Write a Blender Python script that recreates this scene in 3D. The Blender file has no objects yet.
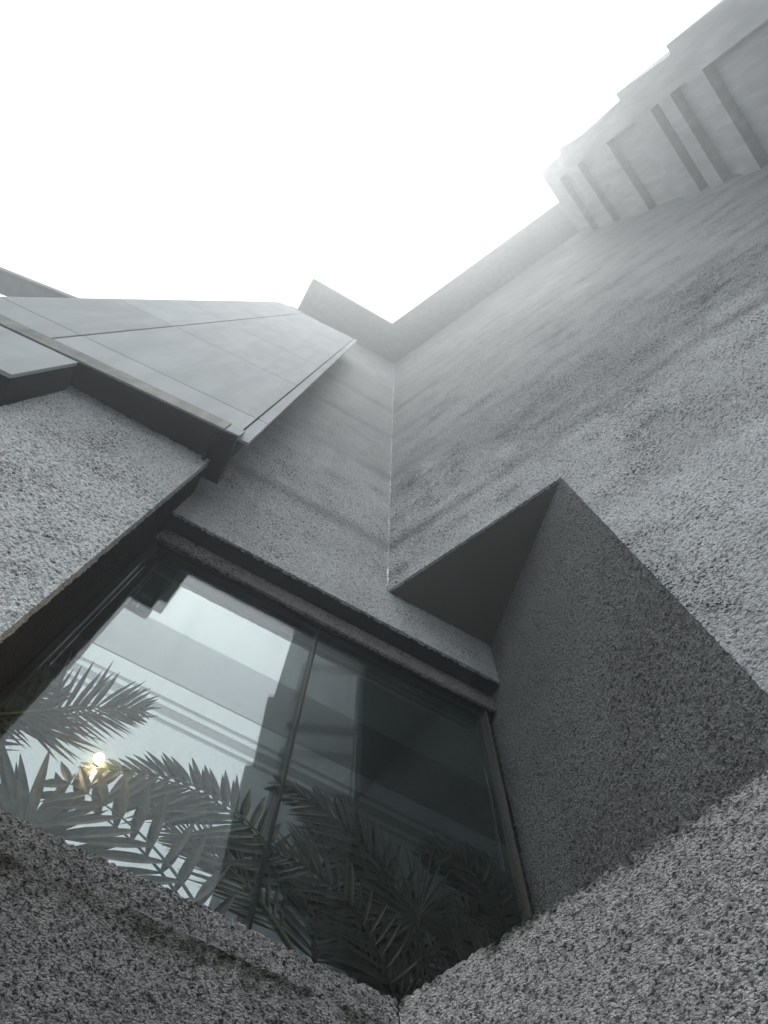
import bpy, bmesh, math, random
import numpy as np
from mathutils import Vector, Matrix, Quaternion

random.seed(7)
RAD = math.radians
scene = bpy.context.scene
col = scene.collection
CAMZ = 1.5                      # eye height above the pavement

# ------------------------------------------------------------------ plan frames
def fr(az): return np.array([math.cos(RAD(az)), math.sin(RAD(az))])
def nr(az): return np.array([-math.sin(RAD(az)), math.cos(RAD(az))])
PC = np.array([0.0503, 1.7993])            # inner corner of the two roughcast walls
AZA, AZB, AZD, AZE, AZL = 26.0, -38.5, 49.0, 22.6, -42.5
uA, nA = -fr(AZA), nr(AZA)
uB, nB = fr(AZB), nr(AZB)
uL, nL = fr(AZL), nr(AZL)
def W(P, u, n):
    """frame: (along, depth into the wall, height above the eye) -> world"""
    def g(a, d, h):
        q = P + u*a + n*d
        return (float(q[0]), float(q[1]), float(h + CAMZ))
    return g
PA, PB, PL = W(PC, uA, nA), W(PC, uB, nB), W(PC - uA*.075, uL, nL)
PEo = PC + uA*1.246 + nA*(-.45)
uE, nE = -fr(AZE), nr(AZE)
PE = W(PEo, uE, nE)
PDo = PC + uB*6.2
uD, nD = fr(AZD), np.array([math.sin(RAD(AZD)), -math.cos(RAD(AZD))])
PD = W(PDo, uD, nD)

# ------------------------------------------------------------------ object helpers
def thing(name, label, cat, loc=(0, 0, 0), group=None):
    o = bpy.data.objects.new(name, None); col.objects.link(o)
    o.location = loc; o.empty_display_size = .2
    o['label'] = label; o['category'] = cat
    if group: o['group'] = group
    return o
def wloc(o):
    v = Vector(o.location)
    while o.parent: o = o.parent; v += Vector(o.location)
    return v
def link(name, me, mats, parent=None, smooth=False):
    o = bpy.data.objects.new(name, me); col.objects.link(o)
    for m in (mats if isinstance(mats, (list, tuple)) else [mats]): me.materials.append(m)
    if parent is not None:
        me.transform(Matrix.Translation(-wloc(parent)))
        o.parent = parent
    if smooth: me.polygons.foreach_set('use_smooth', [True]*len(me.polygons))
    me.update()
    return o
class MB:
    def __init__(s): s.v = []; s.f = []
    def face(s, pts):
        i = len(s.v); s.v += [tuple(p) for p in pts]; s.f.append(tuple(range(i, i+len(pts))))
    def prism(s, bot, top):
        i = len(s.v); n = len(bot); s.v += [tuple(p) for p in bot] + [tuple(p) for p in top]
        s.f.append(tuple(range(i+n-1, i-1, -1))); s.f.append(tuple(range(i+n, i+2*n)))
        for k in range(n):
            j = (k+1) % n; s.f.append((i+k, i+j, i+n+j, i+n+k))
    def box(s, g, a0, a1, d0, d1, h0, h1):
        q = [(a0, d0), (a1, d0), (a1, d1), (a0, d1)]
        s.prism([g(a, d, h0) for a, d in q], [g(a, d, h1) for a, d in q])
    def tube(s, pts, rad, n=8):
        pts = [Vector(p) for p in pts]
        rs = rad if isinstance(rad, (list, tuple)) else [rad]*len(pts)
        base = len(s.v); up = Vector((.13, .21, 1)).normalized()
        for k, p in enumerate(pts):
            t = (pts[min(k+1, len(pts)-1)]-pts[max(k-1, 0)]).normalized()
            x = t.cross(up)
            if x.length < .05: x = t.cross(Vector((1, 0, 0)))
            x.normalize(); y = t.cross(x).normalized()
            for j in range(n):
                a = 2*math.pi*j/n
                s.v.append(tuple(p + (x*math.cos(a)+y*math.sin(a))*rs[k]))
        for k in range(len(pts)-1):
            for j in range(n):
                j2 = (j+1) % n
                s.f.append((base+k*n+j, base+k*n+j2, base+(k+1)*n+j2, base+(k+1)*n+j))
        s.f.append(tuple(base+j for j in range(n-1, -1, -1)))
        s.f.append(tuple(base+(len(pts)-1)*n+j for j in range(n)))
    def build(s, name, mats, parent=None, bevel=0, smooth=False, seg=2):
        me = bpy.data.meshes.new(name); me.from_pydata(s.v, [], s.f)
        bm = bmesh.new(); bm.from_mesh(me)
        bmesh.ops.recalc_face_normals(bm, faces=bm.faces)
        if bevel:
            bmesh.ops.bevel(bm, geom=list(bm.edges), offset=bevel, segments=seg, affect='EDGES', profile=.5, clamp_overlap=True)
        bm.to_mesh(me); bm.free()
        return link(name, me, mats, parent, smooth)

def graded(a0, a1, d0, growth_from, d_max, rate=1.03):
    """a spacing that is fine up to growth_from and widens beyond it"""
    r = [a0]; d = d0
    while r[-1] < a1 - 1e-6:
        if r[-1] > growth_from: d = min(d*rate, d_max)
        r.append(min(r[-1]+d, a1))
    if len(r) > 2 and r[-1]-r[-2] < .3*d0: r.pop(-2)
    return r

def grid_wall(name, g, us, zs, mat, parent, keep=None, thick=.12, depth=None):
    """a wall face of fine cells (so that its roughcast can be real relief) with returned edges"""
    us = list(us); zs = list(zs); nu, nz = len(us), len(zs)
    dep = depth or (lambda a, z: 0.0)
    idx = -np.ones((nu, nz), int)
    quads = []
    used = np.zeros((nu, nz), bool)
    K = np.ones((nu-1, nz-1), bool)
    if keep:
        for i in range(nu-1):
            for j in range(nz-1):
                K[i, j] = keep((us[i]+us[i+1])/2, (zs[j]+zs[j+1])/2)
    used[:-1, :-1] |= K; used[1:, :-1] |= K; used[:-1, 1:] |= K; used[1:, 1:] |= K
    ii = np.argwhere(used)
    idx[used] = np.arange(len(ii))
    v = [g(us[i], dep(us[i], zs[j]), zs[j]) for i, j in ii]
    KI = np.argwhere(K)
    quads = [(int(idx[i, j]), int(idx[i+1, j]), int(idx[i+1, j+1]), int(idx[i, j+1])) for i, j in KI]
    # returned edges
    back = {}
    def bk(i, j):
        k = int(idx[i, j])
        if k not in back:
            back[k] = len(v); v.append(g(us[i], dep(us[i], zs[j])+thick, zs[j]))
        return back[k]
    def solid(i, j): return 0 <= i < nu-1 and 0 <= j < nz-1 and K[i, j]
    for i, j in KI:
        for (di, dj, p, q) in ((-1, 0, (i, j+1), (i, j)), (1, 0, (i+1, j), (i+1, j+1)), (0, -1, (i, j), (i+1, j)), (0, 1, (i+1, j+1), (i, j+1))):
            if not solid(i+di, j+dj):
                quads.append((int(idx[q]), int(idx[p]), bk(*p), bk(*q)))
    me = bpy.data.meshes.new(name); me.from_pydata(v, [], quads)
    # make the face look outward (towards the street = minus depth)
    c = Vector(g(us[0], 0, zs[0])) - Vector(g(us[0], 1, zs[0]))
    me.update()
    if me.polygons[0].normal.dot(c) < 0: me.flip_normals()
    return link(name, me, mat, parent)

# ------------------------------------------------------------------ materials
class NT:
    def __init__(s, name, rough=.8):
        s.m = bpy.data.materials.new(name); s.m.use_nodes = True
        s.t = s.m.node_tree; s.n = s.t.nodes
        s.b = s.n['Principled BSDF']; s.out = s.n['Material Output']
        s.b.inputs['Roughness'].default_value = rough
        s.pos = s.n.new('ShaderNodeNewGeometry').outputs['Position']
    def put(s, sock, v):
        if hasattr(v, 'is_output'): s.t.links.new(v, sock)
        else: sock.default_value = v
    def math(s, op, a, b=0.0, c=0.0, clamp=False):
        n = s.n.new('ShaderNodeMath'); n.operation = op; n.use_clamp = clamp
        s.put(n.inputs[0], a); s.put(n.inputs[1], b); s.put(n.inputs[2], c)
        return n.outputs[0]
    def scale(s, vec, xyz):
        n = s.n.new('ShaderNodeMapping'); s.put(n.inputs['Vector'], vec); n.inputs['Scale'].default_value = xyz
        return n.outputs[0]
    def noise(s, scale, detail=3, rough=.5, vec=None, dist=0):
        n = s.n.new('ShaderNodeTexNoise'); s.put(n.inputs['Vector'], vec or s.pos)
        n.inputs['Scale'].default_value = scale; n.inputs['Detail'].default_value = detail
        n.inputs['Roughness'].default_value = rough; n.inputs['Distortion'].default_value = dist
        return n.outputs['Fac']
    def voro(s, scale, feature='F1', vec=None, rnd=1.0):
        n = s.n.new('ShaderNodeTexVoronoi'); n.feature = feature; s.put(n.inputs['Vector'], vec or s.pos)
        n.inputs['Scale'].default_value = scale; n.inputs['Randomness'].default_value = rnd
        return n.outputs['Distance']
    def ramp(s, fac, stops):
        n = s.n.new('ShaderNodeValToRGB'); s.put(n.inputs[0], fac)
        e = n.color_ramp.elements
        while len(e) < len(stops): e.new(.5)
        for k, (p, c) in enumerate(stops):
            e[k].position = p; e[k].color = (c, c, c, 1) if not isinstance(c, tuple) else (*c, 1)
        return n.outputs[0]
    def mix(s, fac, a, b, mode='MIX'):
        n = s.n.new('ShaderNodeMix'); n.data_type = 'RGBA'; n.blend_type = mode
        s.put(n.inputs[0], fac)
        for k, v in ((6, a), (7, b)):
            if hasattr(v, 'is_output'): s.t.links.new(v, n.inputs[k])
            else: n.inputs[k].default_value = (*v, 1)
        return n.outputs[2]
    def bump(s, h, strength=.5, dist=.01):
        n = s.n.new('ShaderNodeBump'); s.put(n.inputs['Height'], h)
        n.inputs['Strength'].default_value = strength; n.inputs['Distance'].default_value = dist
        s.t.links.new(n.outputs[0], s.b.inputs['Normal'])
    def z(s):
        n = s.n.new('ShaderNodeSeparateXYZ'); s.t.links.new(s.pos, n.inputs[0]); return n.outputs
    def color(s, c): s.put(s.b.inputs['Base Color'], c if hasattr(c, 'is_output') else (*c, 1))

def roughcast(name, light, dark, grain=60, relief=.014, pit=.40, clus=.10, squash=1.0, bands=None, moss=None, streak=.3, mott=.5, big=.9, pebble=0.0, upper_dark=None):
    """pebbly render: pale grains, sparse dark pits that gather in clusters, dirt clouds, rain streaks"""
    t = NT(name, .85)
    p = t.scale(t.pos, (1, 1, squash))
    n1 = t.noise(grain, 3, .6, p)
    fine = t.noise(grain*3.1, 3, .65, p)
    wv = t.n.new('ShaderNodeTexNoise'); t.put(wv.inputs['Vector'], p); wv.inputs['Scale'].default_value = grain*.7; wv.inputs['Detail'].default_value = 2
    wm = t.n.new('ShaderNodeVectorMath'); wm.operation = 'MULTIPLY_ADD'; t.put(wm.inputs[0], wv.outputs['Color']); wm.inputs[1].default_value = (1.1/grain,)*3; t.put(wm.inputs[2], p)
    v1 = t.voro(grain*1.15, 'F1', wm.outputs[0])
    cl = t.noise(2.3, 4, .6)
    pn = t.noise(grain*.85, 4, .68, t.scale(p, (1, 1, 1.3)))
    thr = t.math('ADD', pit, t.math('MULTIPLY', t.math('SUBTRACT', cl, .5), clus*4))
    pm = t.math('DIVIDE', t.math('SUBTRACT', thr, pn), .045, clamp=True)            # 1 inside a pit
    if pebble:
        cr = t.math('MULTIPLY', t.math('DIVIDE', t.math('SUBTRACT', v1, .56), .16, clamp=True), pebble)
        pm = t.math('MAXIMUM', pm, cr)  # crevices between pebbles: their shade is painted into the colour
    h = t.math('ADD', t.math('MULTIPLY', n1, .70), t.math('MULTIPLY', t.math('SUBTRACT', 1.0, v1), .30))
    h = t.math('ADD', h, t.math('MULTIPLY', fine, .22))
    h = t.math('SUBTRACT', t.math('SUBTRACT', h, t.math('MULTIPLY', pm, .28)), .20)
    g = t.ramp(fine, [(.32, .42), (.68, 1.25)])
    c = t.mix(1.0, light, g, 'MULTIPLY')
    st = t.voro(grain*2.1, 'F1', p)
    c = t.mix(t.math('MULTIPLY', t.ramp(st, [(.35, 0.0), (.8, 1.0)]), .45), c, tuple(x*.45 for x in light))
    m = t.noise(big, 5, .62)
    c = t.mix(t.math('MULTIPLY', t.ramp(m, [(.38, 1.0), (.60, 0.0)]), mott), c, tuple(x*.36 for x in light))
    sv = t.noise(5.0, 4, .6, t.scale(t.pos, (1, 1, .10)))
    c = t.mix(t.math('MULTIPLY', t.ramp(sv, [(.40, 1.0), (.58, 0.0)]), streak), c, tuple(x*.50 for x in light))
    zz = t.z()[2]
    if upper_dark:                     # darker tone on the higher render, with a ragged lower edge
        z0, sp, amt = upper_dark
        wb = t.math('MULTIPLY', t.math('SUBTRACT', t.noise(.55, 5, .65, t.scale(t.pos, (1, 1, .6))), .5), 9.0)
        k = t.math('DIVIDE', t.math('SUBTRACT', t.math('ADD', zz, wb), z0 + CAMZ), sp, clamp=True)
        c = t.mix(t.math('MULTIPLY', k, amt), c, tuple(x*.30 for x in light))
    if bands:
        wob = t.math('MULTIPLY', t.math('SUBTRACT', t.noise(1.1, 4, .6), .5), .42)
        brk = t.ramp(t.noise(.8, 3), [(.35, .25), (.6, 1.0)])
        for (zc, wd, amt) in bands:
            d = t.math('ABSOLUTE', t.math('SUBTRACT', t.math('ADD', zz, wob), zc + CAMZ))
            k = t.math('SUBTRACT', 1.0, t.math('DIVIDE', d, wd), clamp=True)
            c = t.mix(t.math('MULTIPLY', t.math('MULTIPLY', k, amt), brk), c, tuple(x*.25 for x in light))
    c = t.mix(t.math('MULTIPLY', pm, .93), c, dark)
    if moss:
        for (z0, down, amt) in moss:
            wob = t.math('MULTIPLY', t.math('SUBTRACT', t.noise(16, 4, .7, t.scale(t.pos, (1, 1, .25))), .5), down*2.2)
            k = t.math('ADD', t.math('SUBTRACT', zz, z0 + CAMZ), t.math('ADD', wob, down))
            k = t.math('DIVIDE', k, down, clamp=True)
            ab = t.math('LESS_THAN', zz, z0 + CAMZ)
            k = t.math('MULTIPLY', t.math('MULTIPLY', k, ab), t.ramp(t.noise(7, 3), [(.38, 0.0), (.55, 1.0)]))
            c = t.mix(t.math('MULTIPLY', k, amt), c, (.016, .020, .010))
    t.color(c)
    t.b.inputs['Specular IOR Level'].default_value = .06
    t.put(t.b.inputs['Roughness'], t.ramp(m, [(.3, .62), (.7, .9)]))
    d = t.n.new('ShaderNodeDisplacement'); d.inputs['Midlevel'].default_value = .5; d.inputs['Scale'].default_value = relief
    t.t.links.new(h, d.inputs['Height']); t.t.links.new(d.outputs[0], t.out.inputs['Displacement'])
    t.m.displacement_method = 'BOTH'
    return t.m

def plain0(name, c):
    t = NT(name, .9); t.color(t.mix(t.noise(30, 4, .6), tuple(x*.6 for x in c), tuple(x*1.6 for x in c))); t.bump(t.noise(60, 3), .6, .006)
    t.b.inputs['Specular IOR Level'].default_value = .1
    return t.m

BANDS = [(5.40, .20, .8), (7.75, .26, .75), (10.2, .3, .7), (12.9, .4, .6), (15.8, .5, .5)]
M = {}
M['wall_A'] = roughcast('pale roughcast', (.68, .70, .715), (.02, .022, .023), 84, .016, .42, .07, bands=BANDS, mott=.40, pebble=.35, upper_dark=(6.2, 1.6, .40))
M['wall_B'] = roughcast('weathered roughcast', (.72, .74, .755), (.018, .02, .021), 76, .019, .43, .10, bands=BANDS, mott=.80, big=.55, streak=.35, pebble=.35, upper_dark=(5.3, 1.4, .62))
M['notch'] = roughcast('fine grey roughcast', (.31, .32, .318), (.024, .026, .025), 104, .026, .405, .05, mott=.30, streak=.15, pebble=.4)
M['block'] = roughcast('coarse pitted roughcast', (.83, .85, .86), (.008, .009, .010), 66, .021, .415, .12, squash=1.5, mott=.12, streak=.12, pebble=.4)
M['lower'] = roughcast('darker coarse roughcast', (.42, .42, .415), (.008, .008, .008), 108, .021, .405, .05, squash=1.4, moss=[(1.508, .10, .85)], mott=.4, pebble=.8)  # base tone darker than the walls above, moss under the lip
M['lower_B'] = roughcast('coarse roughcast', (.68, .68, .672), (.010, .010, .009), 104, .021, .395, .05, squash=1.5, moss=[(1.600, .05, 1.0)], mott=.35, pebble=.75)
M['lintel'] = roughcast('lintel roughcast', (.30, .295, .288), (.010, .010, .010), 64, .014, .42, pebble=.4, mott=.3)  # lintel strip, greyer than the wall above
M['lintel_under'] = plain0('shade toned underside', (.020, .020, .020))  # shade under the lintel steps, put into the colour
M['reveal'] = roughcast('shade toned roughcast', (.014, .014, .015), (.004, .004, .004), 56, .010)  # shade of the window return is put into this near-black colour

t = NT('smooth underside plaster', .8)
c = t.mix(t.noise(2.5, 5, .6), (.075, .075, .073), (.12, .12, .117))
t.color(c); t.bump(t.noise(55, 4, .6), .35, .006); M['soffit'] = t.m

def concrete(name, a, b, rough=.62, scale=.9, bump=.12, streak=.5):
    t = NT(name, rough)
    n = t.noise(scale, 6, .62)
    c = t.mix(t.ramp(n, [(.34, 0.0), (.66, 1.0)]), a, b)
    s = t.noise(7, 4, .6, t.scale(t.pos, (1, 1, .12)))
    c = t.mix(t.math('MULTIPLY', t.ramp(s, [(.40, 1.0), (.6, 0.0)]), streak), c, tuple(x*.72 for x in a))
    f = t.noise(90, 3, .6)
    c = t.mix(t.math('MULTIPLY', t.ramp(f, [(.3, 1.0), (.5, 0.0)]), .25), c, tuple(x*.6 for x in a))
    t.b.inputs['Specular IOR Level'].default_value = .08
    t.color(c); t.bump(t.noise(120, 3, .6), bump, .003)
    return t.m
for k_, q_ in enumerate((1.0, .93, 1.05)):
    M['panel' if k_ == 0 else 'panel%d' % k_] = concrete('smooth concrete panel', (.405*q_, .428*q_, .437*q_), (.455*q_, .479*q_, .488*q_), .85, 1.6, .10, .34)
M['fascia'] = concrete('stained fascia concrete', (.17, .178, .168), (.30, .31, .295), .7, 6, .3, .7)
M['tower'] = concrete('board marked concrete', (.38, .39, .395), (.48, .49, .495), .8, .5)
M['cornice'] = concrete('cornice concrete', (.20, .207, .21), (.27, .277, .28), .8, .5)
M['beam'] = concrete('roof beam concrete', (.20, .205, .205), (.26, .265, .265), .8, .7)
def plain(name, c, rough=.6, metal=0, var=.15, sc=6, bump=0):
    t = NT(name, rough); t.b.inputs['Metallic'].default_value = metal; t.b.inputs['Specular IOR Level'].default_value = .06
    t.color(t.mix(t.noise(sc, 4, .6), tuple(x*(1-var) for x in c), tuple(x*(1+var) for x in c)))
    if bump: t.bump(t.noise(60, 3), bump, .004)
    return t.m
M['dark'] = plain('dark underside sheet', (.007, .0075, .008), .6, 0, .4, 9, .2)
M['joint'] = plain('dark joint sealant', (.03, .031, .032), .8)
M['frame'] = plain('aged bronze window frame', (.014, .0125, .011), .6, 0, .4, 20)
M['jamb'] = plain('weathered bronze jamb', (.075, .066, .060), .6, 0, .4, 25)
M['mullion'] = plain('grey glazing bead', (.010, .0105, .011), .5, 0, .3, 30)
M['bead'] = plain('pale corner sealant', (.34, .35, .35), .8)
M['_p'] = plain('white interior plaster', (.74, .76, .77), .7, 0, .03)
M['bulk'] = plain('grey interior bulkhead', (.30, .31, .325), .7, 0, .05)
M['slot'] = plain('grey recessed groove', (.16, .165, .17), .7)
M['floor'] = plain('interior floor', (.12, .11, .10), .5)
M['inner_dark'] = plain('added dark case', (.05, .052, .055), .7)
M['pot'] = plain('glazed planter', (.05, .05, .052), .35)
M['stem'] = plain('fibrous palm stem', (.07, .06, .04), .8, 0, .4, 40, .5)
M['rachis'] = plain('palm leaf stalk', (.07, .085, .04), .5, 0, .3, 20)
M['rachis_dark'] = plain('dark palm leaf stalk', (.008, .011, .006), .7, 0, .3, 20)
def leaf(name, a, b):
    t = NT(name, .55); t.b.inputs['Specular IOR Level'].default_value = .2
    t.color(t.mix(t.ramp(t.noise(24, 4, .65, None, .8), [(.38, 0.0), (.62, 1.0)]), a, b))
    t.bump(t.noise(160, 2, .5), .25, .002)
    tr = t.n.new('ShaderNodeBsdfTranslucent'); tr.inputs[0].default_value = (*[x*1.3 for x in b], 1)
    mx = t.n.new('ShaderNodeMixShader'); mx.inputs[0].default_value = .22
    t.t.links.new(t.b.outputs[0], mx.inputs[1]); t.t.links.new(tr.outputs[0], mx.inputs[2])
    t.t.links.new(mx.outputs[0], t.out.inputs[0])
    return t.m
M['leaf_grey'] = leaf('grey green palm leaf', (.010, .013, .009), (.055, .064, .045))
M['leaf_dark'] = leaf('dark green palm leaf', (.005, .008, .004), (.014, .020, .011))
t = NT('lit globe glass'); t.color((.9, .85, .75))
t.b.inputs['Emission Color'].default_value = (1, .70, .36, 1); t.b.inputs['Emission Strength'].default_value = 200
M['globe'] = t.m
M['lamp_pole'] = plain('brushed lamp metal', (.2, .19, .17), .4, .8)
# glass: reflective coated pane
t = NT('reflective window glass')
bf = t.n.new('ShaderNodeNewGeometry').outputs['Backfacing']
ior = t.math('ADD', 1.30, t.math('MULTIPLY', bf, 1/1.30 - 1.30))
frn = t.n.new('ShaderNodeFresnel'); t.put(frn.inputs['IOR'], ior)
gl = t.n.new('ShaderNodeBsdfGlossy'); gl.inputs['Color'].default_value = (.90, .97, 1, 1); gl.inputs['Roughness'].default_value = .004
tp = t.n.new('ShaderNodeBsdfTransparent')
rn = t.ramp(t.noise(22, 4, .6, t.scale(t.pos, (1, 1, .07))), [(.28, (.93, .952, .95)), (.52, (.955, .977, .974))])
t.t.links.new(rn, tp.inputs['Color'])
bn = t.n.new('ShaderNodeBump'); bn.inputs['Strength'].default_value = .012; bn.inputs['Distance'].default_value = .004
t.t.links.new(t.noise(3.0, 1), bn.inputs['Height']); t.t.links.new(bn.outputs[0], gl.inputs['Normal'])
mx = t.n.new('ShaderNodeMixShader')
t.t.links.new(frn.outputs[0], mx.inputs[0]); t.t.links.new(tp.outputs[0], mx.inputs[1]); t.t.links.new(gl.outputs[0], mx.inputs[2])
t.t.links.new(mx.outputs[0], t.out.inputs[0]); M['glass'] = t.m
def mirror(name, c, dif):
    t = NT(name, .5)
    gl = t.n.new('ShaderNodeBsdfGlossy'); gl.inputs['Color'].default_value = (*c, 1); gl.inputs['Roughness'].default_value = .012
    di = t.n.new('ShaderNodeBsdfDiffuse'); di.inputs['Color'].default_value = (*dif, 1)
    bn = t.n.new('ShaderNodeBump'); bn.inputs['Strength'].default_value = .02; bn.inputs['Distance'].default_value = .004
    t.t.links.new(t.noise(2.5, 2), bn.inputs['Height']); t.t.links.new(bn.outputs[0], gl.inputs['Normal'])
    ad = t.n.new('ShaderNodeAddShader'); t.t.links.new(gl.outputs[0], ad.inputs[0]); t.t.links.new(di.outputs[0], ad.inputs[1])
    t.t.links.new(ad.outputs[0], t.out.inputs[0]); return t.m
M['mirror'] = mirror('added bright mirror', (.35, .362, .366), (.008, .013, .013))
M['mirror_grey'] = mirror('grey mirrored band', (.215, .222, .229), (.003, .004, .005))
M['mirror_groove'] = mirror('dull mirrored moulding', (.19, .197, .202), (.004, .006, .006))
# paving
t = NT('damp paving', .6)
bk = t.n.new('ShaderNodeTexBrick'); t.put(bk.inputs['Vector'], t.pos); bk.inputs['Scale'].default_value = 1.6
bk.inputs['Color1'].default_value = (.16, .16, .158, 1); bk.inputs['Color2'].default_value = (.20, .198, .195, 1); bk.inputs['Mortar'].default_value = (.05, .05, .05, 1)
bk.inputs['Mortar Size'].default_value = .012
c = t.mix(.5, bk.outputs[0], t.mix(t.noise(.6, 6, .6), (.09, .09, .09), (.24, .24, .235)))
t.color(c); t.bump(t.noise(70, 4), .3, .004); M['paving'] = t.m

# ------------------------------------------------------------------ ground
g = MB(); g.face([(-200, -200, 0), (200, -200, 0), (200, 200, 0), (-200, 200, 0)])
o = g.build('ground', M['paving']); o['kind'] = 'structure'

# ------------------------------------------------------------------ roughcast building
H0 = -CAMZ; HN = 4.5; HB = 4.0; HC = 23.5; HS = 1.594
bld = thing('concrete_building', 'dark roughcast concrete building with a triangular notch and a two-pane corner window', 'building', PA(0, 0, H0))
# street face above the window
us = [round(-.783 + k*(.783/60), 5) for k in range(60)] + graded(0, 3.6, .013, 1.45, .06, 1.05)
zs = graded(HB, HN, .0125, 99, .02)[:-1] + [HN] + graded(HN, HC, .0145, 6.5, .09, 1.018)[1:]
grid_wall('front_wall', PA, us, zs, M['wall_A'], bld, keep=lambda a, z: not (a < 0 and z > HN), thick=.022)
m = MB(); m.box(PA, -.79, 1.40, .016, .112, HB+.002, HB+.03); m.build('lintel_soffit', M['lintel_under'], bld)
# side face with the notch cut under it
us = graded(0, 1.32, .012, 99, .02) + graded(1.32, 10.0, .0135, 2.8, .09, 1.03)[1:]
zs = graded(HS-.3, HN, .0145, 99, .02) + graded(HN, HC, .0145, 7.0, .09, 1.018)[1:]
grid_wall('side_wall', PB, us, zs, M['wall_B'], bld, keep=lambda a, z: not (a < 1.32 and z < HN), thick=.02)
# notch: slanted wall and underside
P3, P2 = np.array(PA(-.783, 0, 0)[:2]), np.array(PB(1.32, 0, 0)[:2])
dC = (P2-P3)/np.linalg.norm(P2-P3); LC = float(np.linalg.norm(P2-P3))
nC = np.array([-dC[1], dC[0]])
if nC @ P3 < 0: nC = -nC
PCn = W(P3, dC, nC)
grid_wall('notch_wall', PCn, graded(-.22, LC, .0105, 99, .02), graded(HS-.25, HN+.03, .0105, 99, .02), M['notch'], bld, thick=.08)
m = MB()
P1 = PC
q = [PA(.0, .02, 0)[:2], PA(-.83, .02, 0)[:2], tuple(P2 + nC*.03 + nB*.016)]
m.prism([(x, y, HN+.004+CAMZ) for x, y in q], [(x, y, HN+.10+CAMZ) for x, y in q])
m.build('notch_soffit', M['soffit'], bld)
# pale sealant run up the inner corner
m = MB(); pts = []
for k in range(40):
    h = HN + .06 + k*(HC-HN-.4)/39
    x, y, z = PA(.0, -.004, h); w = PB(.0, -.004, h)
    pts.append(((x+w[0])/2 - .004*nA[0], (y+w[1])/2-.004*nA[1], z))
m.tube(pts, [.002+.005*random.random() for _ in pts], 6); m.build('corner_sealant', M['bead'], bld)
# stepped lintel strip
m_us = graded(-.80, 1.40, .012, 99, .02)
grid_wall('lintel', W(PC + nA*.110, uA, nA), m_us, graded(3.85, 4.06, .0115, 99, .02), M['lintel'], bld, thick=.02)
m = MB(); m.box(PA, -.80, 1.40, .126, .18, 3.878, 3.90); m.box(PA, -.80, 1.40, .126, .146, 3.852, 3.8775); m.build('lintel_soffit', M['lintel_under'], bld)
# sill walls below the window
def lip(a, z):
    top = HS + .021*a
    k = min(max((z - (top-.095))/.02, 0), 1)
    return -.007*k*min(max((a-.30)/.1, 0), 1)
def PAs(a, d, h):          # sill line climbs gently away from the corner
    return PA(a, d, h + .021*a*min(max((h-.4)/1.0, 0), 1))
grid_wall('sill_wall', PAs, graded(-.075, 2.9, .0105, 2.0, .05), [H0, -.9, -.3, .1, .3, .45]+graded(.5, HS, .0105, 99, .02), M['lower'], bld,
          thick=.30, depth=lambda a, z: lip(a, z))
grid_wall('sill_wall', PL, graded(0, 4.2, .0105, 2.0, .05, 1.04), [H0, -.9, -.3, .1, .3, .45]+graded(.5, 1.592, .0105, 99, .02), M['lower_B'], bld, thick=.30)
# projecting block on the left and the window return with shade in its colour
GD = -.25
grid_wall('wall_block', W(PC + nA*GD, uA, nA), graded(1.372, 3.4, .0105, 2.6, .05), [H0, -.5, .5, 1.0]+graded(1.3, 4.46, .0115, 99, .02), M['block'], bld, thick=.05)
PRo = PC + uA*1.378 + nA*(GD+.02)
PR = W(PRo, nA, uA)
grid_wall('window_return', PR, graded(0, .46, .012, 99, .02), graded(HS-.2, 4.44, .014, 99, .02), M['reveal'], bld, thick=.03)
# cornice along both wall tops
m = MB()
cs = (uA + uB); 
c_in = [PA(3.4, .05, 0), PA(0, .05, 0), PB(6.9, .05, 0)]
ov = 1.02
# outer corner: intersection of both offset lines
A_ = np.array([uA, -uB]).T
rhs = (PC - nB*ov) - (PC - nA*ov)
k = np.linalg.solve(A_, rhs)
oc = PC - nA*ov + uA*k[0]
q = [PA(3.4, .05, 0)[:2], PA(3.4, -ov, 0)[:2], tuple(oc), PB(6.9, -ov, 0)[:2], PB(6.9, .05, 0)[:2], tuple(PC+nA*.03)]
m.prism([(x, y, HC+.003+CAMZ) for x, y in q], [(x, y, HC+.95+CAMZ) for x, y in q])
m.build('cornice', M['cornice'], bld)

# ---- the window: frame, mullion, two panes
BK = .195; GLZ = .150; GH0, GH1 = HS-.16, 3.875
win = MB()
win.box(PA, -.80, 1.372, GLZ-.012, GLZ+.009, GH1-.028, GH1+.004)
win.box(PA, 1.345, 1.372, GLZ-.014, BK+.01, GH0, GH1-.028)
win.box(PA, -.80, 1.372, GLZ-.014, GLZ+.03, GH0-.03, GH0)
win = win.build('window', M['frame'], bld, .002)
jx = -.783 - .145*0.165 - .0
m = MB(); m.box(PA, -.750, -.740, GLZ-.014, BK+.01, GH0, GH1-.028); m.build('jamb', M['jamb'], win, .002)
m = MB(); m.box(PA, .338, .347, GLZ-.005, BK+.006, GH0, GH1-.028); m.build('mullion', M['mullion'], win, .002)
for a0, a1 in ((-.740, .338), (.347, 1.345)):
    m = MB(); m.box(PA, a0, a1, GLZ, GLZ+.008, GH0, GH1-.028); m.build('pane', M['glass'], win)

# ---- mirror added behind the panes to carry the sky reflection: grey band and mouldings

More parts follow.
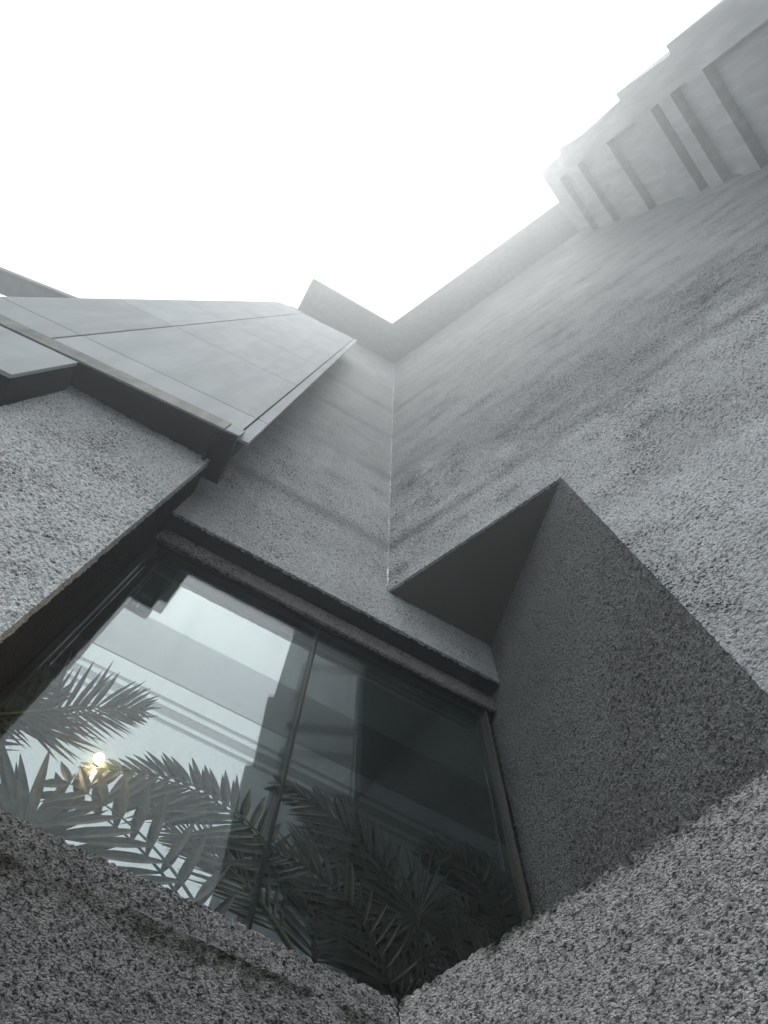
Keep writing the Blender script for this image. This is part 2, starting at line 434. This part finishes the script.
bands_ = [(3.178, 3.873, 'mirror', 0), (2.789, 3.178, 'mirror_grey', -.001), (2.668, 2.789, 'mirror', .001), (2.645, 2.668, 'mirror_groove', .002),
          (2.613, 2.645, 'mirror', .001), (2.557, 2.613, 'mirror_groove', .002), (2.530, 2.557, 'mirror', .001), (2.504, 2.530, 'mirror_groove', .002), (GH0-.1, 2.504, 'mirror', 0)]
m1, m2, m3 = MB(), MB(), MB()
for h0, h1, k, dd in bands_:
    {'mirror': m1, 'mirror_grey': m2, 'mirror_groove': m3}[k].box(PA, -.86, 1.40, BK+dd, BK+.03, h0, h1)
m1.build('added_mirror', M['mirror'], win); m2.build('grey_band', M['mirror_grey'], win); m3.build('moulding_groove', M['mirror_groove'], win)
m = MB(); m.box(PA, -.90, 1.46, BK+.032, BK+.06, GH0-.1, 4.0); m.box(PA, 1.402, 1.46, GLZ+.012, BK+.031, GH0-.1, 4.0); m.box(PA, -.90, -.862, GLZ+.012, BK+.031, GH0-.1, 4.0)
m.box(PA, -.86, 1.40, GLZ+.010, BK+.031, 3.876, 4.0); m.box(PA, -.86, 1.40, GLZ+.031, BK-.004, GH0-.1, GH0-.06)
m.build('added_case', M['inner_dark'], win)  # added dark case, keeps light from leaking in behind the mirror

# ------------------------------------------------------------------ panelled wing on the left
wing = thing('panelled_wing', 'wing clad in smooth pale concrete panels, jutting out over the pitted wall block', 'building wing', PE(.9, .2, 4.3))
ET = 17.6; EW = 1.95
m = MB(); m.box(PE, .03, EW-.02, .022, .13, 4.43, ET-.01); m.build('wing_core', M['joint'], wing)
m = MB()
cols_ = [(-.03, .049), (.063, 1.356), (1.372, EW)]
rows_ = [4.42, 5.16, 7.35, 9.6, 11.9, 14.2, 16.4, ET]
for a0, a1 in cols_:
    for h0, h1 in zip(rows_[:-1], rows_[1:]):
        m.box(PE, a0, a1, 0, .02, h0+.007, h1-.007)
pc = m.build('panel_cladding', [M['panel'], M['panel1'], M['panel2']], wing, .002, seg=1)
for poly in pc.data.polygons:
    c_ = poly.center + wloc(wing); a_ = (np.array([c_.x, c_.y]) - PEo) @ uE; h_ = c_.z - CAMZ
    ci = 0 if a_ < .056 else (1 if a_ < 1.364 else 2); ri = sum(h_ > q for q in rows_)
    poly.material_index = (0, 1, 0, 2, 0, 2, 1, 0, 1)[(ci*3 + ri*2) % 9]
m = MB(); 
for a0, a1 in ((.125, 1.80), (1.815, 2.6)): m.box(PE, a0, a1, -.035, .0, 4.345, 4.56)
m.build('fascia', M['fascia'], wing, .004)
m = MB(); m.box(PE, .028, .118, -.036, -.002, 4.345, 4.53); m.build('fascia_end_cap', M['panel'], wing, .003)
m = MB()
m.box(PE, .032, 2.6, -.03, .005, 4.32, 4.344); m.box(PE, .032, .05, .005, .29, 4.32, 4.42)
m.box(PE, .05, 2.6, .265, .29, 4.32, 4.42); m.box(PE, .05, 2.6, .005, .265, 4.395, 4.415)
m.box(PE, .16, .175, .005, .265, 4.33, 4.394)
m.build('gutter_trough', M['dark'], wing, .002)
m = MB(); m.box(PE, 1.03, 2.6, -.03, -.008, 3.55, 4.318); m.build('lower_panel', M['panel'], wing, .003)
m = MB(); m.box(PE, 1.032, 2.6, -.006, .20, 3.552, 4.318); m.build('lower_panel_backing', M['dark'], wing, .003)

# ------------------------------------------------------------------ roof beam far left
bm_ = thing('roof_beam', 'plain dark concrete roof beam sticking out behind the panelled wing', 'beam', (0, 0, 12+CAMZ))
m = MB()
PBm = W(PC, -fr(18.5), nr(18.5))
m.box(PBm, 3.2, 12, .10, .46, 12.0, 12.25)
bmo = m.build('beam', M['beam'], bm_)
BEAM = (bm_, bmo)

# ------------------------------------------------------------------ balcony tower at the upper right
tw = thing('concrete_tower', 'pale concrete tower with deep recessed storeys fading into fog above the side wall', 'tower', PD(-.9, .2, H0))
T0, T1, TT, RD = -1.965, .3, 21.4, .15
m = MB()
m.box(PD, T0, T1, RD, 6.5, H0, TT-.002)
m.build('tower_core', M['tower'], tw)
rec = [(4.6, 6.4), (7.0, 8.7), (9.2, 11.15), (11.72, 12.36), (12.86, 13.25), (14.05, 15.8), (17.0, 18.2), (19.1, 20.1)]
m = MB()
m.box(PD, T0, T0+.42, 0, RD-.002, H0, TT)
prev = H0
for h0, h1 in rec + [(TT, None)]:
    m.box(PD, T0+.42, T1, 0, RD-.002, prev, h0)
    prev = h1
m.build('tower_facade', M['tower'], tw)
for (h0, h1, p0, p1) in ((17.1, 18.95, .012, .13), (11.95, 14.2, .012, .135), (9.2, 11.75, .012, .14)):
    m = MB()
    m.prism([PD(a, d, h0) for a, d in ((T0-p0, .03), (T0-.002, .03), (T0-.002, 3.2), (T0-p0, 3.2))],
            [PD(a, d, h1) for a, d in ((T0-p1, .03), (T0-.002, .03), (T0-.002, 3.2), (T0-p1, 3.2))])
    m.build('balcony', M['tower'], tw)
# ------------------------------------------------------------------ palms and lamp behind the glass
def bez(pts, n):
    P = [Vector(p) for p in pts]; out = []
    for k in range(n+1):
        s = k/n; q = P[:]
        while len(q) > 1: q = [q[i].lerp(q[i+1], s) for i in range(len(q)-1)]
        out.append(q[0])
    return out
def leaflet(mb, p, d, side, L, w, droop, fold=.35, n=6):
    """one blade: a folded, tapering, drooping strip"""
    d = d.normalized(); s = d.cross(side).normalized(); up = s.cross(d).normalized()
    base = len(mb.v)
    prof = [.25, .72, 1.0, .95, .72, .40, .0]
    for k in range(n+1):
        f = k/n
        c = p + d*(L*f) + Vector((0, 0, -droop*L*f*f))
        ww = w*prof[k]*.5 + .0004
        mb.v += [tuple(c + s*ww + up*ww*fold), tuple(c), tuple(c - s*ww + up*ww*fold)]
    for k in range(n):
        i = base+3*k
        mb.f += [(i, i+1, i+4, i+3), (i+1, i+2, i+5, i+4)]
G_, D_ = M['leaf_grey'], M['leaf_dark']
OUT = Vector((*(-nA), 0))                      # towards the street
def frond(label, ctrl, mat, dep=.18, n=20, L=.30, w=.022, ang=(60, 35), droop=.06, tipf=.4, start=.2, upper=1.0, lower=1.0, tilt=.10):
    """a feather palm leaf pressed behind the pane: stalk with paired folded leaflets (ctrl: along, height)"""
    P = bez([PA(a, dep, h) for a, h in ctrl], 30)
    root = thing('palm_frond', label, 'palm leaf', P[0], 'palm leaves behind the window')
    mb = MB(); mb.tube(P, [.0065*(1-.75*k/30) for k in range(31)], 6)
    mb.build('stalk', M['rachis' if mat is G_ else 'rachis_dark'], root, smooth=True)
    lb = MB(); L *= .84 if mat is G_ else .74; w *= .85
    for k in range(n):
        f = start + (.985-start)*k/(n-1); i = f*30; i0 = min(int(i), 29); p = P[i0].lerp(P[i0+1], i-i0)
        tg = (P[i0+1]-P[i0]).normalized(); sd = tg.cross(OUT).normalized()
        l = L*(math.sin(math.pi*(.2+.68*f))**.7)*(1-(1-tipf)*max(0, f-.65)/.35)
        a = RAD(ang[0]+(ang[1]-ang[0])*f)
        for sg, q in ((1, upper), (-1, lower)):
            aa = a + RAD(random.uniform(-7, 7)); ll = l*q*random.uniform(.86, 1.1)
            d = tg*math.cos(aa) + sd*sg*math.sin(aa) + OUT*random.uniform(-.02, .03)
            leaflet(lb, p, d, OUT + sd*random.uniform(-.3, .3), ll, w*random.uniform(.85, 1.15), droop*random.uniform(.4, 1.5), fold=.22, n=6)
    lb.build('leaflets', mat, root)
    return root
def fan_leaf(label, base, hub, toward, mat, dep=.18, n=18, L=.4, w=.03, spread=180, droop=.05):
    """a fan palm leaf: stalk and blades radiating from a hub"""
    B, Hh = Vector(PA(base[0], dep, base[1])), Vector(PA(hub[0], dep, hub[1]))
    root = thing('palm_frond', label, 'palm leaf', B, 'palm leaves behind the window')
    mb = MB(); mb.tube([B.lerp(Hh, k/6) for k in range(7)], .006, 6); mb.build('stalk', M['rachis' if mat is G_ else 'rachis_dark'], root, smooth=True)
    ax = (Vector(PA(toward[0], dep, toward[1]))-Hh).normalized(); lb = MB(); L *= .85 if mat is G_ else .74; w *= .8
    for k in range(n):
        a = RAD(-spread/2 + spread*k/(n-1) + random.uniform(-4, 4))
        d = Quaternion(OUT, a) @ ax + OUT*random.uniform(-.015, .025)
        leaflet(lb, Hh, d, OUT + ax.cross(OUT)*random.uniform(-.3, .3), L*(.75+.25*math.cos(a))*random.uniform(.82, 1.1), w*random.uniform(.85, 1.15), droop*random.uniform(.2, 1.6), fold=.22, n=6)
    lb.build('leaflets', mat, root)
    return root
frond('narrow feather palm leaf at the far left, its tip arching just above the lamp', [(1.40, 2.08), (1.24, 2.26), (1.10, 2.42), (.945, 2.50)], G_, 0.178, 24, .40, .017, (66, 30), .10, .55, .08, .5, 1.15)
fan_leaf('fan palm leaf radiating from the far left edge below the mouldings', (1.40, 1.95), (1.262, 2.20), (1.18, 2.55), G_, 0.184, 20, .36, .022, 210)
frond('feather palm leaf rising steeply up the far left edge of the window', [(1.37, 1.7), (1.38, 2.1), (1.36, 2.32), (1.29, 2.44)], G_, 0.187, 18, .24, .018, (55, 40), .08, .5)
fan_leaf('broad bladed palm leaf fanned upward from the sill under the lamp', (1.02, 1.60), (1.045, 1.76), (1.20, 2.10), G_, 0.182, 9, .47, .044, 112)
frond('large palm leaf just right of the lamp with dense leaflets hanging from it', [(.15, 1.95), (.40, 2.27), (.66, 2.36), (1.0, 2.105)], G_, 0.186, 22, .34, .032, (72, 40), .05, .45, .08, .62, 1.2)
frond('palm leaf with widely spaced broad pointed leaflets low in the left pane', [(.40, 1.66), (.60, 1.89), (.80, 1.985), (1.03, 2.0)], G_, 0.174, 10, .29, .040, (68, 50), .02, .75, .10, .95, 1.15)
frond('narrow leafleted palm leaf low against the left side of the mullion', [(.12, 1.72), (.32, 1.94), (.48, 2.02), (.65, 2.015)], G_, 0.188, 18, .27, .014, (46, 24), .05, .5)
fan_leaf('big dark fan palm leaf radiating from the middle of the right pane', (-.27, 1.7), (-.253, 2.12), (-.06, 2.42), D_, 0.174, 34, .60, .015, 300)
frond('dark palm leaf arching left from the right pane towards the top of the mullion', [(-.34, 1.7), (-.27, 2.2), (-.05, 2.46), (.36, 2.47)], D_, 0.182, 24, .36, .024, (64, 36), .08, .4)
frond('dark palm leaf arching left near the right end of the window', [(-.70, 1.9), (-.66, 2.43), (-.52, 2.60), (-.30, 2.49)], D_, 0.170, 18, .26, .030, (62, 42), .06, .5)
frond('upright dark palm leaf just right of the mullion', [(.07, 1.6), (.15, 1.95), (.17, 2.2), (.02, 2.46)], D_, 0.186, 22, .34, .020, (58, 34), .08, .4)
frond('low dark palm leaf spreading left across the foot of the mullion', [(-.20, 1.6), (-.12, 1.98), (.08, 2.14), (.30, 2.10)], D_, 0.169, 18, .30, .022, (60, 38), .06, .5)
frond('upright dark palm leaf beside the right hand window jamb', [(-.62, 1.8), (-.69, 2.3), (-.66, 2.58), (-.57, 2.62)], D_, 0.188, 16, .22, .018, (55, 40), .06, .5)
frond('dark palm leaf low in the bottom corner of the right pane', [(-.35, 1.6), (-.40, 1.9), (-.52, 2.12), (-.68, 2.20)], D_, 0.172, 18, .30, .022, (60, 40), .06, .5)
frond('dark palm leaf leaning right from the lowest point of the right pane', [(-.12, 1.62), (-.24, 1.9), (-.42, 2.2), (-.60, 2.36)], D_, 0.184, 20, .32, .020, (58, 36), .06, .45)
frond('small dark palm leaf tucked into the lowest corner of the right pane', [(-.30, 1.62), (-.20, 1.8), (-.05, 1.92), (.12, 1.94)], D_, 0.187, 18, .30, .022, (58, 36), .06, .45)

# lamp
LP = (.983, .172, 2.155)
lamp = thing('wall_lamp', 'small warm glowing globe lamp among the palm leaves behind the left pane', 'lamp', PA(*LP))
m = MB(); m.tube([PA(LP[0], BK-.001, LP[2]), PA(LP[0], BK-.004, LP[2]), PA(LP[0], LP[1]+.012, LP[2])], [.012, .012, .008], 20); m.build('lamp_holder', M['lamp_pole'], lamp)
me = bpy.data.meshes.new('lamp_globe'); b = bmesh.new(); bmesh.ops.create_uvsphere(b, u_segments=24, v_segments=14, radius=.0165); b.to_mesh(me); b.free()
me.transform(Matrix.Translation(PA(*LP))); link('lamp_globe', me, M['globe'], lamp, True)

# ------------------------------------------------------------------ haze, sky, sun
m = MB(); m.prism([(-150, -150, -1), (150, -150, -1), (150, 150, -1), (-150, 150, -1)], [(-150, -150, 27.2), (150, -150, 27.2), (150, 150, 27.2), (-150, 150, 27.2)])
hm = bpy.data.materials.new('haze'); hm.use_nodes = True
nt = hm.node_tree; nt.nodes.remove(nt.nodes['Principled BSDF'])
pv = nt.nodes.new('ShaderNodeVolumePrincipled'); pv.inputs['Color'].default_value = (.93, .955, .965, 1)
pv.inputs['Density'].default_value = .0158; pv.inputs['Anisotropy'].default_value = .84
nt.links.new(pv.outputs[0], nt.nodes['Material Output'].inputs['Volume'])
o = m.build('haze', hm); o['kind'] = 'stuff'

w = bpy.data.worlds.new('World'); scene.world = w; w.use_nodes = True
n = w.node_tree.nodes; bg = n['Background']
sky = n.new('ShaderNodeTexSky'); sky.sky_type = 'NISHITA'; sky.sun_disc = False
SUN_EL, SUN_AZ = RAD(73), RAD(-88)      # sun veiled by fog, behind the camera
sky.sun_elevation = SUN_EL; sky.sun_rotation = math.pi/2 - SUN_AZ
sky.dust_density = 6; sky.air_density = 1.0
mx = n.new('ShaderNodeMix'); mx.data_type = 'RGBA'; mx.inputs[0].default_value = .88
w.node_tree.links.new(sky.outputs[0], mx.inputs[6]); mx.inputs[7].default_value = (10.7, 11.25, 11.55, 1)
w.node_tree.links.new(mx.outputs[2], bg.inputs['Color']); bg.inputs['Strength'].default_value = .118
sl = bpy.data.lights.new('sun', 'SUN'); sl.energy = 1.1; sl.angle = RAD(14); sl.color = (1, .985, .96)
so = bpy.data.objects.new('sun', sl); col.objects.link(so)
sd = Vector((math.cos(SUN_EL)*math.cos(SUN_AZ), math.cos(SUN_EL)*math.sin(SUN_AZ), math.sin(SUN_EL)))
so.rotation_euler = (-sd).to_track_quat('-Z', 'Y').to_euler(); so.location = sd*60

# ------------------------------------------------------------------ camera
cam = bpy.data.cameras.new('camera'); co = bpy.data.objects.new('camera', cam); col.objects.link(co)
F = 740.0; ZX, ZY = 396.0, 304.0
up = Vector((ZX-384, 512-ZY, F)).normalized(); f_ = Vector((0, 0, 1)); Yv = (f_ - up*f_.dot(up)).normalized()
Xv = Yv.cross(up)
if Xv.x < 0: Xv = -Xv
R = Matrix((Xv, Yv, up))                 # camera (right, up, forward) -> world
right, upv, fwd = R.col[0], R.col[1], R.col[2]
co.matrix_world = Matrix(((right.x, upv.x, -fwd.x, 0), (right.y, upv.y, -fwd.y, 0), (right.z, upv.z, -fwd.z, CAMZ), (0, 0, 0, 1)))
cam.sensor_fit = 'VERTICAL'; cam.sensor_height = 36; cam.lens = F/1024*36; cam.clip_start = .02; cam.clip_end = 2000
scene.camera = co
scene.view_settings.view_transform = 'Standard'; scene.view_settings.look = 'None'
scene.view_settings.exposure = 0.32; scene.view_settings.gamma = 1; scene.view_settings.use_curve_mapping = False
try:
    scene.cycles.max_bounces = 10; scene.cycles.transparent_max_bounces = 24; scene.cycles.volume_bounces = 3
    scene.cycles.use_denoising = True
except Exception: pass
